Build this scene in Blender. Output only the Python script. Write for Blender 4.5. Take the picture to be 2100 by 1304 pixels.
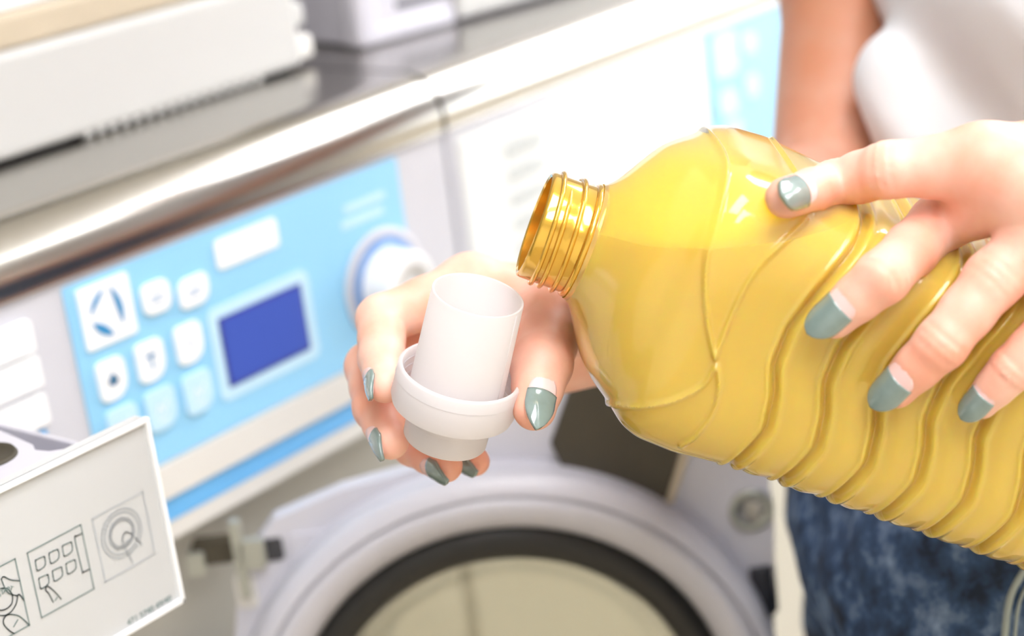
import bpy, bmesh, math, random
import numpy as np
from mathutils import Vector, Matrix

random.seed(4)
for o in list(bpy.data.objects):
    bpy.data.objects.remove(o, do_unlink=True)
SC = bpy.context.scene
COL = SC.collection

# ------------------------------------------------------------------ camera
FPX, CX, CY = 3700.0, 1050.0, 652.0
_X = np.array([3150., 1672., -FPX]); _X /= np.linalg.norm(_X)
_Z = -np.array([1350., -10850., -FPX]); _Z /= np.linalg.norm(_Z)
_Z -= _X * (_X @ _Z); _Z /= np.linalg.norm(_Z)
_Y = np.cross(_Z, _X)
R = np.array([_X, _Y, _Z])                 # camera axes -> world (X along the row, Y into the machines, Z up)
CAM = np.array([0.0, -0.759326, 1.329008])
cam_d = bpy.data.cameras.new('camera')
cam = bpy.data.objects.new('camera', cam_d); COL.objects.link(cam)
m4 = Matrix.Identity(4)
for i in range(3):
    for j in range(3): m4[i][j] = R[i][j]
    m4[i][3] = CAM[i]
cam.matrix_world = m4
cam_d.sensor_fit = 'HORIZONTAL'; cam_d.sensor_width = 36.0
cam_d.lens = 36.0 * FPX / 2100.0
cam_d.clip_start = 0.05; cam_d.clip_end = 50
cam_d.dof.use_dof = True; cam_d.dof.focus_distance = 0.69
cam_d.dof.aperture_fstop = cam_d.lens / 1000.0 / 0.0120 
SC.camera = cam

# ------------------------------------------------------------------ world, exposure, strength of the added ceiling lamps and windows
world = bpy.data.worlds.new('world'); SC.world = world; world.use_nodes = True
world.node_tree.nodes['Background'].inputs[0].default_value = (0.9, 0.95, 1.0, 1)
world.node_tree.nodes['Background'].inputs[1].default_value = 0.3
SC.view_settings.view_transform = 'Standard'; SC.view_settings.look = 'None'
SC.view_settings.gamma = 1.0; SC.view_settings.use_curve_mapping = False
SC.view_settings.exposure = 1.12
LAMP = 6.0
WINDOW = 3.0

def camv(x, y, z): return R @ np.array([x, y, z], float)
def ray(px, py): return R @ np.array([(px - CX) / FPX, -(py - CY) / FPX, -1.0])
def P(px, py, d): return CAM + d * ray(px, py)
def onY(px, py, y=0.0):
    r = ray(px, py); return CAM + (y - CAM[1]) / r[1] * r
def onZ(px, py, z):
    r = ray(px, py); return CAM + (z - CAM[2]) / r[2] * r

# ------------------------------------------------------------------ materials
def lin(c):
    return tuple(((v / 12.92) if v <= 0.04045 else ((v + 0.055) / 1.055) ** 2.4) for v in [k / 255.0 for k in c]) + (1.0,)
MATS = {}
def mat(name, rgb, rough=0.5, metal=0.0, noise=0.04, nscale=30.0, bump=0.0, bscale=200.0, **kw):
    if name in MATS: return MATS[name]
    m = bpy.data.materials.new(name); m.use_nodes = True; MATS[name] = m
    nt = m.node_tree; b = nt.nodes['Principled BSDF']
    c = lin(rgb)
    tc = nt.nodes.new('ShaderNodeTexCoord')
    n = nt.nodes.new('ShaderNodeTexNoise'); n.inputs['Scale'].default_value = nscale; n.inputs['Detail'].default_value = 4
    nt.links.new(tc.outputs['Object'], n.inputs['Vector'])
    mx = nt.nodes.new('ShaderNodeMix'); mx.data_type = 'RGBA'
    mx.inputs[6].default_value = tuple(v * (1 - noise) for v in c[:3]) + (1,)
    mx.inputs[7].default_value = tuple(min(1, v * (1 + noise)) for v in c[:3]) + (1,)
    nt.links.new(n.outputs['Fac'], mx.inputs[0]); nt.links.new(mx.outputs[2], b.inputs['Base Color'])
    b.inputs['Roughness'].default_value = rough; b.inputs['Metallic'].default_value = metal
    for k, v in kw.items():
        b.inputs[k].default_value = v
    if bump:
        n2 = nt.nodes.new('ShaderNodeTexNoise'); n2.inputs['Scale'].default_value = bscale; n2.inputs['Detail'].default_value = 5
        nt.links.new(tc.outputs['Object'], n2.inputs['Vector'])
        bp = nt.nodes.new('ShaderNodeBump'); bp.inputs['Strength'].default_value = bump; bp.inputs['Distance'].default_value = 0.001
        nt.links.new(n2.outputs['Fac'], bp.inputs['Height']); nt.links.new(bp.outputs['Normal'], b.inputs['Normal'])
    return m
def emis(name, rgb, strength):
    if name in MATS: return MATS[name]
    m = bpy.data.materials.new(name); m.use_nodes = True; MATS[name] = m
    b = m.node_tree.nodes['Principled BSDF']
    b.inputs['Base Color'].default_value = (0.8, 0.8, 0.8, 1)
    b.inputs['Emission Color'].default_value = lin(rgb); b.inputs['Emission Strength'].default_value = strength
    return m

M_fascia = mat('fascia_plastic', (202, 202, 210), 0.4)
M_white = mat('white_plastic', (240, 241, 243), 0.35, noise=0.02)
M_beige = mat('beige_edge', (216, 213, 208), 0.45)
M_blue = mat('panel_blue', (146, 204, 240), 0.4, noise=0.03, nscale=6)
M_blue2 = mat('strip_blue', (104, 176, 232), 0.45)
M_paleblue = mat('pale_blue', (190, 224, 244), 0.4)
M_deepblue = mat('emblem_blue', (58, 138, 192), 0.4)
M_ringblue = mat('knob_recess_blue', (112, 148, 200), 0.45)
M_lcd = mat('lcd_screen', (70, 92, 182), 0.12, noise=0.03)
M_lcdrim = mat('lcd_rim', (62, 62, 150), 0.3)
M_steel = mat('stainless_steel', (176, 172, 166), 0.2, 1.0, noise=0.1, nscale=8)
M_body = mat('machine_white', (226, 228, 227), 0.4)
M_grey = mat('lower_front_grey', (172, 168, 158), 0.5)
M_darkgrey = mat('dark_gap', (58, 58, 62), 0.6)
M_lilac = mat('door_ring_grey', (200, 199, 208), 0.35)
M_housing = mat('door_housing_white', (226, 226, 220), 0.4)
M_black = mat('rubber_black', (26, 25, 24), 0.45)
M_dark = mat('handle_recess_dark', (66, 60, 48), 0.6, noise=0.15, nscale=60)
M_metal = mat('hinge_metal', (170, 172, 164), 0.4, 0.5)
M_print = mat('print_grey_green', (112, 132, 130), 0.6)
M_printlight = mat('print_light_grey', (176, 182, 188), 0.6)
M_ghost = mat('print_faint_grey', (200, 205, 204), 0.6)
M_card = mat('card_white', (196, 197, 198), 0.4, noise=0.015)
M_tan = mat('tan_cardboard', (186, 172, 150), 0.6, noise=0.1)
M_box = mat('box_white', (190, 189, 187), 0.5, noise=0.02)
M_crate = mat('crate_grey', (196, 194, 204), 0.4)
M_denim = mat('denim', (44, 62, 92), 0.85, noise=0.0)
M_shirt = mat('white_cotton', (236, 236, 240), 0.9, noise=0.015, bump=0.15, bscale=900)
M_stitch = mat('seam_stitch', (170, 180, 176), 0.8)
M_floor = mat('floor_tile', (196, 182, 156), 0.35, noise=0.08, nscale=3)
M_wall = mat('wall_paint', (236, 233, 226), 0.7)
M_ceil = mat('ceiling_paint', (245, 244, 240), 0.8)
M_nail = mat('nail_bare', (244, 206, 202), 0.25, noise=0.02)
M_polish = mat('nail_polish_grey_green', (128, 146, 142), 0.12, noise=0.12, nscale=250)
M_polish.node_tree.nodes['Principled BSDF'].inputs['Coat Weight'].default_value = 1.0

def denim_nodes():
    nt = M_denim.node_tree; b = nt.nodes['Principled BSDF']
    tc = nt.nodes.new('ShaderNodeTexCoord')
    mp = nt.nodes.new('ShaderNodeMapping'); mp.inputs['Scale'].default_value = (1, 1, 1.0); mp.inputs['Rotation'].default_value = (0.5, 0.6, 0)
    nt.links.new(tc.outputs['Object'], mp.inputs['Vector'])
    n = nt.nodes.new('ShaderNodeTexNoise'); n.inputs['Scale'].default_value = 55; n.inputs['Detail'].default_value = 5; n.inputs['Roughness'].default_value = 0.65
    nt.links.new(mp.outputs['Vector'], n.inputs['Vector'])
    r = nt.nodes.new('ShaderNodeValToRGB')
    r.color_ramp.elements[0].position = 0.36; r.color_ramp.elements[0].color = lin((24, 38, 60))
    r.color_ramp.elements[1].position = 0.72; r.color_ramp.elements[1].color = lin((136, 160, 194))
    e = r.color_ramp.elements.new(0.52); e.color = lin((56, 82, 120))
    nt.links.new(n.outputs['Fac'], r.inputs['Fac']); nt.links.new(r.outputs['Color'], b.inputs['Base Color'])
denim_nodes()

def skin_mat():
    m = bpy.data.materials.new('skin'); m.use_nodes = True
    nt = m.node_tree; b = nt.nodes['Principled BSDF']
    tc = nt.nodes.new('ShaderNodeTexCoord')
    n = nt.nodes.new('ShaderNodeTexNoise'); n.inputs['Scale'].default_value = 38; n.inputs['Detail'].default_value = 4
    nt.links.new(tc.outputs['Object'], n.inputs['Vector'])
    r = nt.nodes.new('ShaderNodeValToRGB')
    r.color_ramp.elements[0].position = 0.35; r.color_ramp.elements[0].color = lin((240, 171, 145))
    r.color_ramp.elements[1].position = 0.65; r.color_ramp.elements[1].color = lin((247, 200, 181))
    nt.links.new(n.outputs['Fac'], r.inputs['Fac'])
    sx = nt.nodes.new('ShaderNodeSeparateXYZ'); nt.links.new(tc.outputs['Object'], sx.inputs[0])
    mr = nt.nodes.new('ShaderNodeMapRange'); mr.inputs[1].default_value = 0.72; mr.inputs[2].default_value = 0.95  # browner towards the upper arm: its shade put into the skin colour
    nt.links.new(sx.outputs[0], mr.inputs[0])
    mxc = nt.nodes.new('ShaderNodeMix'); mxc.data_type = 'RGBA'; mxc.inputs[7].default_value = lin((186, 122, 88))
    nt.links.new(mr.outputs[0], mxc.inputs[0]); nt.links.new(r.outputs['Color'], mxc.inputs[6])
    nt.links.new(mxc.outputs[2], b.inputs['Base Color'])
    b.inputs['Roughness'].default_value = 0.45
    b.inputs['Subsurface Weight'].default_value = 0.25
    b.inputs['Subsurface Radius'].default_value = (1.0, 0.32, 0.16); b.inputs['Subsurface Scale'].default_value = 0.006
    n2 = nt.nodes.new('ShaderNodeTexNoise'); n2.inputs['Scale'].default_value = 420; n2.inputs['Detail'].default_value = 3
    nt.links.new(tc.outputs['Object'], n2.inputs['Vector'])
    bp = nt.nodes.new('ShaderNodeBump'); bp.inputs['Strength'].default_value = 0.12; bp.inputs['Distance'].default_value = 0.0006
    nt.links.new(n2.outputs['Fac'], bp.inputs['Height']); nt.links.new(bp.outputs['Normal'], b.inputs['Normal'])
    return m
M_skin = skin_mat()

M_bottle = mat('amber_plastic', (253, 244, 186), 0.12, noise=0.02, **{'Transmission Weight': 0.85, 'IOR': 1.2, 'Coat Weight': 1.0, 'Coat Roughness': 0.12})
M_neck = mat('gold_plastic', (240, 190, 70), 0.16, metal=0.8, noise=0.03, **{'Coat Weight': 1.0, 'Coat Roughness': 0.06})
M_liquid = mat('golden_liquid', (250, 212, 14), 0.3, noise=0.03, nscale=12, **{'Subsurface Weight': 0.3, 'Subsurface Scale': 0.02})
M_cap = mat('cap_frosted', (253, 251, 252), 0.3, noise=0.01)
def cap_nodes():
    nt = M_cap.node_tree; b = nt.nodes['Principled BSDF']; out = nt.nodes['Material Output']
    t = nt.nodes.new('ShaderNodeBsdfTranslucent'); t.inputs['Color'].default_value = lin((250, 246, 246))
    tr = nt.nodes.new('ShaderNodeBsdfTransparent'); tr.inputs['Color'].default_value = (0.97, 0.97, 0.97, 1)
    m1 = nt.nodes.new('ShaderNodeMixShader'); m1.inputs[0].default_value = 0.5
    m2 = nt.nodes.new('ShaderNodeMixShader'); m2.inputs[0].default_value = 0.18
    nt.links.new(b.outputs[0], m1.inputs[1]); nt.links.new(t.outputs[0], m1.inputs[2])
    nt.links.new(m1.outputs[0], m2.inputs[1]); nt.links.new(tr.outputs[0], m2.inputs[2])
    nt.links.new(m2.outputs[0], out.inputs['Surface'])
cap_nodes()
M_glass = mat('door_glass', (236, 232, 214), 0.08, noise=0.02, **{'Transmission Weight': 0.75, 'IOR': 1.15, 'Coat Weight': 1.0})

# ------------------------------------------------------------------ object helpers
def link(o, parent=None):
    COL.objects.link(o)
    if parent is not None: o.parent = parent
    return o
def meshobj(name, verts, faces, material, parent=None, smooth=True):
    me = bpy.data.meshes.new(name)
    me.from_pydata([tuple(map(float, v)) for v in verts], [], faces)
    me.validate()
    if smooth: me.polygons.foreach_set('use_smooth', [True] * len(me.polygons))
    o = bpy.data.objects.new(name, me); me.materials.append(material)
    return link(o, parent)
def bmobj(name, bm, material, parent=None, smooth=False, loc=None):
    me = bpy.data.meshes.new(name); bmesh.ops.recalc_face_normals(bm, faces=bm.faces[:]); bm.to_mesh(me); bm.free()
    if smooth: me.polygons.foreach_set('use_smooth', [True] * len(me.polygons))
    o = bpy.data.objects.new(name, me); me.materials.append(material)
    return link(o, parent)
def empty(name, loc=(0, 0, 0)):
    o = bpy.data.objects.new(name, None); o.location = loc; o.empty_display_size = 0.05
    return link(o)
def tag(o, label, cat, group=None):
    o['label'] = label; o['category'] = cat
    if group: o['group'] = group
    return o
def structure(o): o['kind'] = 'structure'; return o
def keep(o, parent):                      # parent while world coordinates stay as built
    o.parent = parent
    o.matrix_parent_inverse = Matrix.Translation(parent.location).inverted()
    return o
def box(name, x0, x1, y0, y1, z0, z1, material, parent=None, bevel=0.0, seg=2):
    bm = bmesh.new()
    bmesh.ops.create_cube(bm, size=1)
    for v in bm.verts:
        v.co = Vector(((x0 + x1) / 2 + v.co.x * (x1 - x0), (y0 + y1) / 2 + v.co.y * (y1 - y0), (z0 + z1) / 2 + v.co.z * (z1 - z0)))
    if bevel: bmesh.ops.bevel(bm, geom=bm.edges[:], offset=bevel, segments=seg, affect='EDGES', profile=0.5)
    return bmobj(name, bm, material, parent, smooth=False)
def prism(name, outline, thick, origin, ux, uy, un, material, parent=None, bevel=0.0):
    """outline (u,v) polygon extruded from the plane along -un by thick; front face at origin plane"""
    bm = bmesh.new(); o = np.array(origin, float)
    f = [bm.verts.new(o + ux * u + uy * v) for u, v in outline]
    bk = [bm.verts.new(o + ux * u + uy * v - un * thick) for u, v in outline]
    top = bm.faces.new(f); bm.faces.new(bk[::-1]); n = len(f)
    for i in range(n): bm.faces.new((f[i], f[(i + 1) % n], bk[(i + 1) % n], bk[i]))
    if bevel: bmesh.ops.bevel(bm, geom=list(top.edges), offset=bevel, segments=2, affect='EDGES', profile=0.5)
    return bmobj(name, bm, material, parent)
def rrect(x0, x1, z0, z1, rad, n=5):
    rads = rad if isinstance(rad, (tuple, list)) else (rad,) * 4   # order: lower right, upper right, upper left, lower left
    out = []
    for (cx, cz, a0), r in zip(((x1, z0, -90), (x1, z1, 0), (x0, z1, 90), (x0, z0, 180)), rads):
        sx = -1 if cx == x1 else 1; sz = -1 if cz == z1 else 1
        for i in range(n + 1):
            a = math.radians(a0 + 90 * i / n)
            out.append((cx + sx * r + r * math.cos(a), cz + sz * r + r * math.sin(a)))
    return out
EX, EY, EZ = np.array([1., 0, 0]), np.array([0, 1., 0]), np.array([0, 0, 1.])
def plate(name, x0, x1, z0, z1, y, thick, material, parent=None, rad=0.002, bevel=0.0):
    return prism(name, rrect(x0, x1, z0, z1, rad), thick, (0, y, 0), EX, EZ, -EY, material, parent, bevel)
def tube_path(name, pts, rad, material, parent=None, seg=8, closed=False, rads=None):
    pts = [np.array(p, float) for p in pts]; n = len(pts); V = []; Fc = []
    prev = None
    for i, p in enumerate(pts):
        a = pts[(i - 1) % n] if (closed or i > 0) else p; b = pts[(i + 1) % n] if (closed or i < n - 1) else p
        t = b - a; t /= np.linalg.norm(t) + 1e-12
        if prev is None:
            h = np.array([0, 0, 1.]) if abs(t[2]) < 0.9 else np.array([1., 0, 0])
            u = np.cross(h, t)
        else: u = prev - t * (prev @ t)
        u /= np.linalg.norm(u) + 1e-12; prev = u; w = np.cross(t, u)
        r = rads[i] if rads is not None else rad
        for k in range(seg):
            a_ = 2 * math.pi * k / seg
            V.append(p + r * (math.cos(a_) * u + math.sin(a_) * w))
    for i in range(n if closed else n - 1):
        for k in range(seg):
            Fc.append((i * seg + k, i * seg + (k + 1) % seg, ((i + 1) % n) * seg + (k + 1) % seg, ((i + 1) % n) * seg + k))
    if not closed:
        Fc.append(tuple(range(seg))[::-1]); Fc.append(tuple(range((n - 1) * seg, n * seg)))
    return meshobj(name, V, Fc, material, parent)
def lathe(name, prof, origin, ax, material, parent=None, seg=96, closed=True, u=None):
    """profile of (r, h) points turned around ax"""
    ax = np.array(ax, float); ax /= np.linalg.norm(ax)
    if u is None: u = np.cross(ax, np.array([0.3, 0.5, 0.8]))
    u = u - ax * (u @ ax); u /= np.linalg.norm(u); w = np.cross(ax, u)
    V = []; n = len(prof); Fc = []
    for k in range(seg):
        a = 2 * math.pi * k / seg; d = math.cos(a) * u + math.sin(a) * w
        for r, h in prof: V.append(np.array(origin) + d * r + ax * h)
    for k in range(seg):
        k2 = (k + 1) % seg
        for i in range(n if closed else n - 1):
            j = (i + 1) % n
            Fc.append((k * n + i, k2 * n + i, k2 * n + j, k * n + j))
    o = meshobj(name, V, Fc, material, parent)
    bm = bmesh.new(); bm.from_mesh(o.data); bmesh.ops.remove_doubles(bm, verts=bm.verts[:], dist=1e-6); bmesh.ops.recalc_face_normals(bm, faces=bm.faces[:]); bm.to_mesh(o.data); bm.free()
    return o
def autosmooth(o, ang=35):
    me = o.data
    bm = bmesh.new(); bm.from_mesh(me)
    for e in bm.edges:
        if len(e.link_faces) == 2 and e.calc_face_angle(0) > math.radians(ang): e.smooth = False
    for f in bm.faces: f.smooth = True
    bm.to_mesh(me); bm.free()
    return o
def strokes(name, lines, w, y, material, parent):
    """flat printed line work on the plane y: list of polylines in (x, z)"""
    V = []; Fc = []
    for ln in lines:
        for (a, b) in zip(ln[:-1], ln[1:]):
            a = np.array(a); b = np.array(b); t = b - a; L = np.linalg.norm(t)
            if L < 1e-7: continue
            t /= L; n = np.array([-t[1], t[0]]) * w / 2; a = a - t * w / 2; b = b + t * w / 2
            i = len(V)
            for q in (a + n, a - n, b - n, b + n): V.append((q[0], y, q[1]))
            Fc.append((i, i + 1, i + 2, i + 3))
    return meshobj(name, V, Fc, material, parent, smooth=False)

# ------------------------------------------------------------------ room
structure(box('floor', -2.5, 4.0, -3.2, 0.85, -0.05, 0.0, M_floor))
structure(box('ceiling', -2.5, 4.0, -3.2, 0.85, 2.7, 2.75, M_ceil))
M_wallback = mat('back_wall_tile', (112, 106, 98), 0.6, noise=0.08, nscale=5)
structure(box('wall_back', -2.5, 4.0, 0.80, 0.85, 0.0, 2.7, M_wallback))
structure(box('wall_front', -2.5, 4.0, -3.25, -3.2, 0.0, 2.7, M_wall))
structure(box('wall_right', 4.0, 4.05, -3.25, 0.85, 0.0, 2.7, M_wall))
structure(box('wall_left', -2.55, -2.5, -3.25, 0.85, 0.0, 2.7, M_wall))
M_lamp = emis('lamp_diffuser', (250, 251, 255), LAMP)
M_lampframe = mat('lamp_frame', (235, 235, 235), 0.4)
names_l = ['over the open door', 'nearest the middle of the room', 'at the back wall on the right', 'second from the back wall on the right', 'nearest the added right window']
for i, (x, y) in enumerate([(0.2, -0.95), (-0.45, -1.75), (2.75, -0.35), (2.75, -1.15), (2.75, -1.95)]):  # unseen panels, added to fill the foreground and brighten the steel edge
    e = empty('added_ceiling_light', (x, y, 2.7))
    keep(box('frame', x - 0.64, x + 0.64, y - 0.34, y + 0.34, 2.665, 2.70, M_lampframe, bevel=0.004), e)
    keep(box('diffuser', x - 0.60, x + 0.60, y - 0.30, y + 0.30, 2.655, 2.667, M_lamp), e)
    tag(e, 'added white ceiling light panel ' + names_l[i], 'ceiling light', 'added ceiling light panels')
# unseen window added behind the camera to brighten the steel edge's reflection
M_pane = emis('added_window_glow', (240, 247, 255), WINDOW)
w1 = structure(box('added_window_1', 2.7, 3.95, -3.2, -3.17, 0.9, 2.3, M_wall))
keep(box('pane', 2.76, 3.30, -3.175, -3.16, 0.96, 2.24, M_pane), w1)
keep(box('pane', 3.36, 3.89, -3.175, -3.16, 0.96, 2.24, M_pane), w1)

w2 = structure(box('added_window_2', 3.97, 4.0, -3.0, -0.5, 0.9, 2.3, M_wall))  # unseen right window, added to widen the bright reflection on the steel edge
for y_ in (-2.94, -1.70):
    keep(box('pane', 3.96, 3.975, y_, y_ + 1.16, 0.96, 2.24, M_pane), w2)

# ------------------------------------------------------------------ washing machines
PITCH = 0.621
def machine(x0, name):
    """body, stainless top, fascia of one washer whose left side is at x0"""
    g = 0.0018; x1 = x0 + PITCH - g; xa = x0 + g
    e = empty(name, ((x0 + x1) / 2, 0.3, 0.0))
    keep(box('cabinet', xa, x1, 0.06, 0.66, 0.0, 1.07, M_body, bevel=0.004), e)
    # stainless top: bullnose front edge, flat top, upstand
    prof = [(0.004, 1.0725), (-0.003, 1.0735)]
    cy, cz, r = 0.027, 1.081, 0.030
    for i in range(13):
        a = math.radians(190 - 100 * i / 12); prof.append((cy + r * math.cos(a), cz + r * math.sin(a)))
    prof += [(0.60, 1.111), (0.66, 1.111), (0.66, 1.074)]
    V = [(xa, y, z) for y, z in prof] + [(x1, y, z) for y, z in prof]; n = len(prof)
    Fc = [(i, i + 1, n + i + 1, n + i) for i in range(n - 1)] + [tuple(range(n))[::-1], tuple(range(n, 2 * n)), (n - 1, 0, n, 2 * n - 1)]
    t = meshobj('steel_top', V, Fc, M_steel); autosmooth(t, 40); keep(t, e)
    keep(plate('fascia', xa, x1, 0.916, 1.0735, 0.0, 0.055, M_fascia, rad=0.004, bevel=0.002), e)
    return e
wm1 = machine(0.845 - PITCH, 'washing_machine')
tag(wm1, 'washing machine with blue control panel, blue screen and open round door', 'washing machine')
wm2 = machine(0.845, 'washing_machine')
tag(wm2, 'second washing machine, plain white panel beyond the seam, beside the arm', 'washing machine')

def panel_parts(e, dx, full=True):
    A = lambda o: keep(o, e)
    def sub(o, par): o.parent = par; o.matrix_parent_inverse = par.matrix_world.inverted() if False else Matrix.Translation(e.location).inverted(); return o
    bl = A(plate('control_panel', 0.535 + dx, 0.797 + dx, 0.953, 1.069, -0.0015, 0.003, M_blue, rad=0.002))
    S = lambda o: keep2(o, bl, e)
    return bl
def keep2(o, part, root):
    o.parent = part
    o.matrix_parent_inverse = (Matrix.Translation(root.location) @ part.matrix_parent_inverse).inverted()
    return o
cp = panel_parts(wm1, 0)
C = lambda o: keep2(o, cp, wm1)
# white band, blue strip and beige lip under the panel
keep(plate('trim_band', 0.2300, 0.840, 0.9325, 0.952, -0.004, 0.006, M_beige, rad=0.001, bevel=0.001), wm1)
keep(plate('blue_strip', 0.2300, 0.840, 0.918, 0.9325, -0.0015, 0.004, M_blue2, rad=0.001), wm1)
keep(plate('lower_lip', 0.2300, 0.840, 0.907, 0.918, -0.001, 0.05, M_beige, rad=0.002, bevel=0.002), wm1)
# emblem tile
C(plate('emblem_tile', 0.542, 0.5765, 1.0310, 1.0655, -0.0030, 0.002, M_white, rad=0.002))
def lens(a, b, bulge, n=8):
    a = np.array(a); b = np.array(b); d = b - a; nn = np.array([-d[1], d[0]]); pts = []
    for i in range(n + 1): u = i / n; pts.append(a + d * u + nn * bulge[0] * 4 * u * (1 - u))
    for i in range(1, n): u = 1 - i / n; pts.append(a + d * u - nn * bulge[1] * 4 * u * (1 - u))
    return [tuple(p) for p in pts]
ex, ez = 0.542, 1.031; k = 0.0345
for a, b, bg in (((0.17, 0.54), (0.50, 0.88), (0.17, 0.03)), ((0.62, 0.88), (0.74, 0.22), (0.17, 0.02)), ((0.17, 0.42), (0.54, 0.11), (0.15, 0.17))):
    pts = lens(a, b, bg)
    C(prism('emblem_petal', [(ex + p[0] * k, ez + p[1] * k) for p in pts], 0.0006, (0, -0.0034, 0), EX, EZ, -EY, M_deepblue))
# buttons: pixel centre, width, height (metres), material, corner radii
BT = [(313, 608, .0195, .0175, M_white, .005), (390, 595, .0215, .0165, M_white, (.007, .003, .007, .003)),
      (223, 776, .0185, .0225, M_white, (.009, .004, .004, .004)), (302, 738, .0190, .0225, M_white, (.009, .004, .004, .004)), (381, 702, .0190, .0225, M_white, (.009, .004, .004, .004)),
      (247, 872, .0205, .0225, M_paleblue, (.009, .004, .004, .004)), (324, 836, .0205, .0235, M_paleblue, (.009, .004, .004, .004)), (400, 802, .0205, .0235, M_paleblue, (.009, .004, .004, .004))]
for i, (px, py, w, h, mt, rd) in enumerate(BT):
    c = onY(px, py); x, z = c[0], c[2]
    C(plate('button', x - w / 2, x + w / 2, z - h / 2, z + h / 2, -0.0038, 0.003, mt, rad=rd, bevel=0.0006))
    mk = M_deepblue if mt is M_white else M_white
    if i == 2: L = [[(x - .003, z - .001), (x, z + .003), (x + .003, z - .001), (x, z - .003), (x - .003, z - .001)], [(x - .002, z), (x + .002, z)], [(x - .002, z - .001), (x + .002, z - .001)]]
    elif i == 3: L = [[(x, z + .004), (x, z - .004)], [(x - .003, z + .003), (x + .003, z + .003)]]
    elif i == 4: L = [[(x, z + .003), (x, z - .003)]]
    elif i < 2: L = [[(x - .004, z + .001), (x + .004, z + .001)], [(x - .004, z - .002), (x + .003, z - .002)]]
    else: L = [[(x - .004, z - .003), (x - .002, z + .003), (x + .001, z - .002), (x + .004, z + .004)], [(x - .003, z - .006), (x + .003, z - .006)]]
    C(strokes('button_symbol', L, 0.0016 if i in (2, 3) else 0.0009, -0.0040, mk, None))
# display
C(plate('display_surround', 0.6255, 0.7065, 0.9695, 1.0255, -0.0022, 0.001, M_paleblue, rad=0.006))
C(plate('display_bezel', 0.6325, 0.6995, 0.9765, 1.0185, -0.0026, 0.001, M_lcdrim, rad=0.0015))
C(plate('display_screen', 0.6345, 0.6975, 0.9785, 1.0165, -0.0032, 0.001, M_lcd, rad=0.001))
# label field on the top edge, ghost print
a = onY(425, 490); b = onY(562, 466)
C(plate('name_label', a[0] + .002, b[0], 1.045, 1.0625, -0.0026, 0.001, M_white, rad=0.003))
C(plate('faint_print', 0.745, 0.782, 1.047, 1.052, -0.0019, 0.0004, M_paleblue, rad=0.001))
C(plate('faint_print', 0.741, 0.779, 1.038, 1.043, -0.0019, 0.0004, M_paleblue, rad=0.001))
# knob
kc = np.array([0.771, 0.0, 0.994])
C(lathe('dial_ring', [(0.036, 0.0), (0.036, 0.0022), (0.030, 0.0022), (0.030, 0.0)], kc + [0, -0.0014, 0], -EY, M_fascia))
C(lathe('dial_recess', [(0.030, 0.0), (0.030, 0.003), (0.0, 0.003), (0.0, 0.0)], kc + [0, -0.0014, 0], -EY, M_ringblue))
C(autosmooth(lathe('dial_knob', [(0.0, 0.0), (0.0235, 0.0), (0.0225, 0.020), (0.0205, 0.0225), (0.015, 0.0225), (0.0145, 0.020), (0.008, 0.020), (0.0, 0.0215)], kc + [0, -0.004, 0], -EY, M_white)))
C(lathe('dial_inlay', [(0.0145, 0.0), (0.0145, 0.0012), (0.009, 0.0012), (0.009, 0.0)], kc + [0, -0.0242, 0], -EY, M_beige))
# left programme pads on the fascia
for (py0, py1, pxr) in ((653, 718, 62), (722, 792, 78), (797, 868, 92)):
    t = onY(pxr, (py0 + py1) / 2)
    zc, hh = t[2] + 0.0, 0.0175
    keep(plate('programme_pad', t[0] - 0.085, t[0], zc - hh / 2, zc + hh / 2, -0.003, 0.003, M_white, rad=0.002, bevel=0.0005), wm1)
t = onY(95, 890)
keep(plate('blue_marker', t[0] - 0.022, t[0], t[2] - 0.013, t[2] + 0.003, -0.001, 0.002, M_blue2, rad=0.001), wm1)

# lower front, recessed, with the dark drum opening
def lower(e, dx, full):
    keep(box('lower_front', 0.2300 + dx, 0.840 + dx, 0.035, 0.059, 0.10, 0.896, M_grey, bevel=0.003), e)
    keep(box('plinth', 0.2300 + dx, 0.840 + dx, 0.05, 0.062, 0.0, 0.098, M_darkgrey), e)
lower(wm1, 0, True); lower(wm2, PITCH, False)
dc = np.array([0.535, 0.0345, 0.66])
keep(lathe('drum_opening', [(0.17, 0.0), (0.17, 0.016), (0.145, 0.020), (0.135, 0.002), (0.0, 0.002), (0.0, 0.0)], dc, -EY, M_black), wm1)
# second machine: plain panel with faint print, blue panel, strips
keep(plate('blank_panel', 0.856, 1.085, 0.935, 1.066, -0.002, 0.003, M_body, rad=0.003, bevel=0.0006), wm2)
keep(plate('side_panel', 1.092, 1.150, 0.935, 1.068, -0.002, 0.003, M_body, rad=0.003, bevel=0.0006), wm2)
cp2 = keep(plate('control_panel', 1.156, 1.418, 0.953, 1.069, -0.0015, 0.003, M_blue, rad=0.002), wm2)
C2 = lambda o: keep2(o, cp2, wm2)
C2(plate('emblem_tile', 1.163, 1.1975, 1.031, 1.0655, -0.003, 0.002, M_paleblue, rad=0.008))
for (x0, x1, z0, z1) in ((1.166, 1.192, 1.000, 1.020), (1.170, 1.196, 0.973, 0.994), (1.206, 1.226, 1.041, 1.058), (1.205, 1.225, 1.006, 1.024)):
    C2(plate('button', x0, x1, z0, z1, -0.0035, 0.003, M_paleblue, rad=0.006, bevel=0.0006))
keep(plate('blue_marker', 1.118, 1.142, 0.975, 0.996, -0.0045, 0.003, M_blue2, rad=0.006), wm2)
keep(plate('trim_band', 0.850, 1.463, 0.9325, 0.952, -0.0035, 0.006, M_beige, rad=0.001, bevel=0.001), wm2)
gl = []
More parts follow.
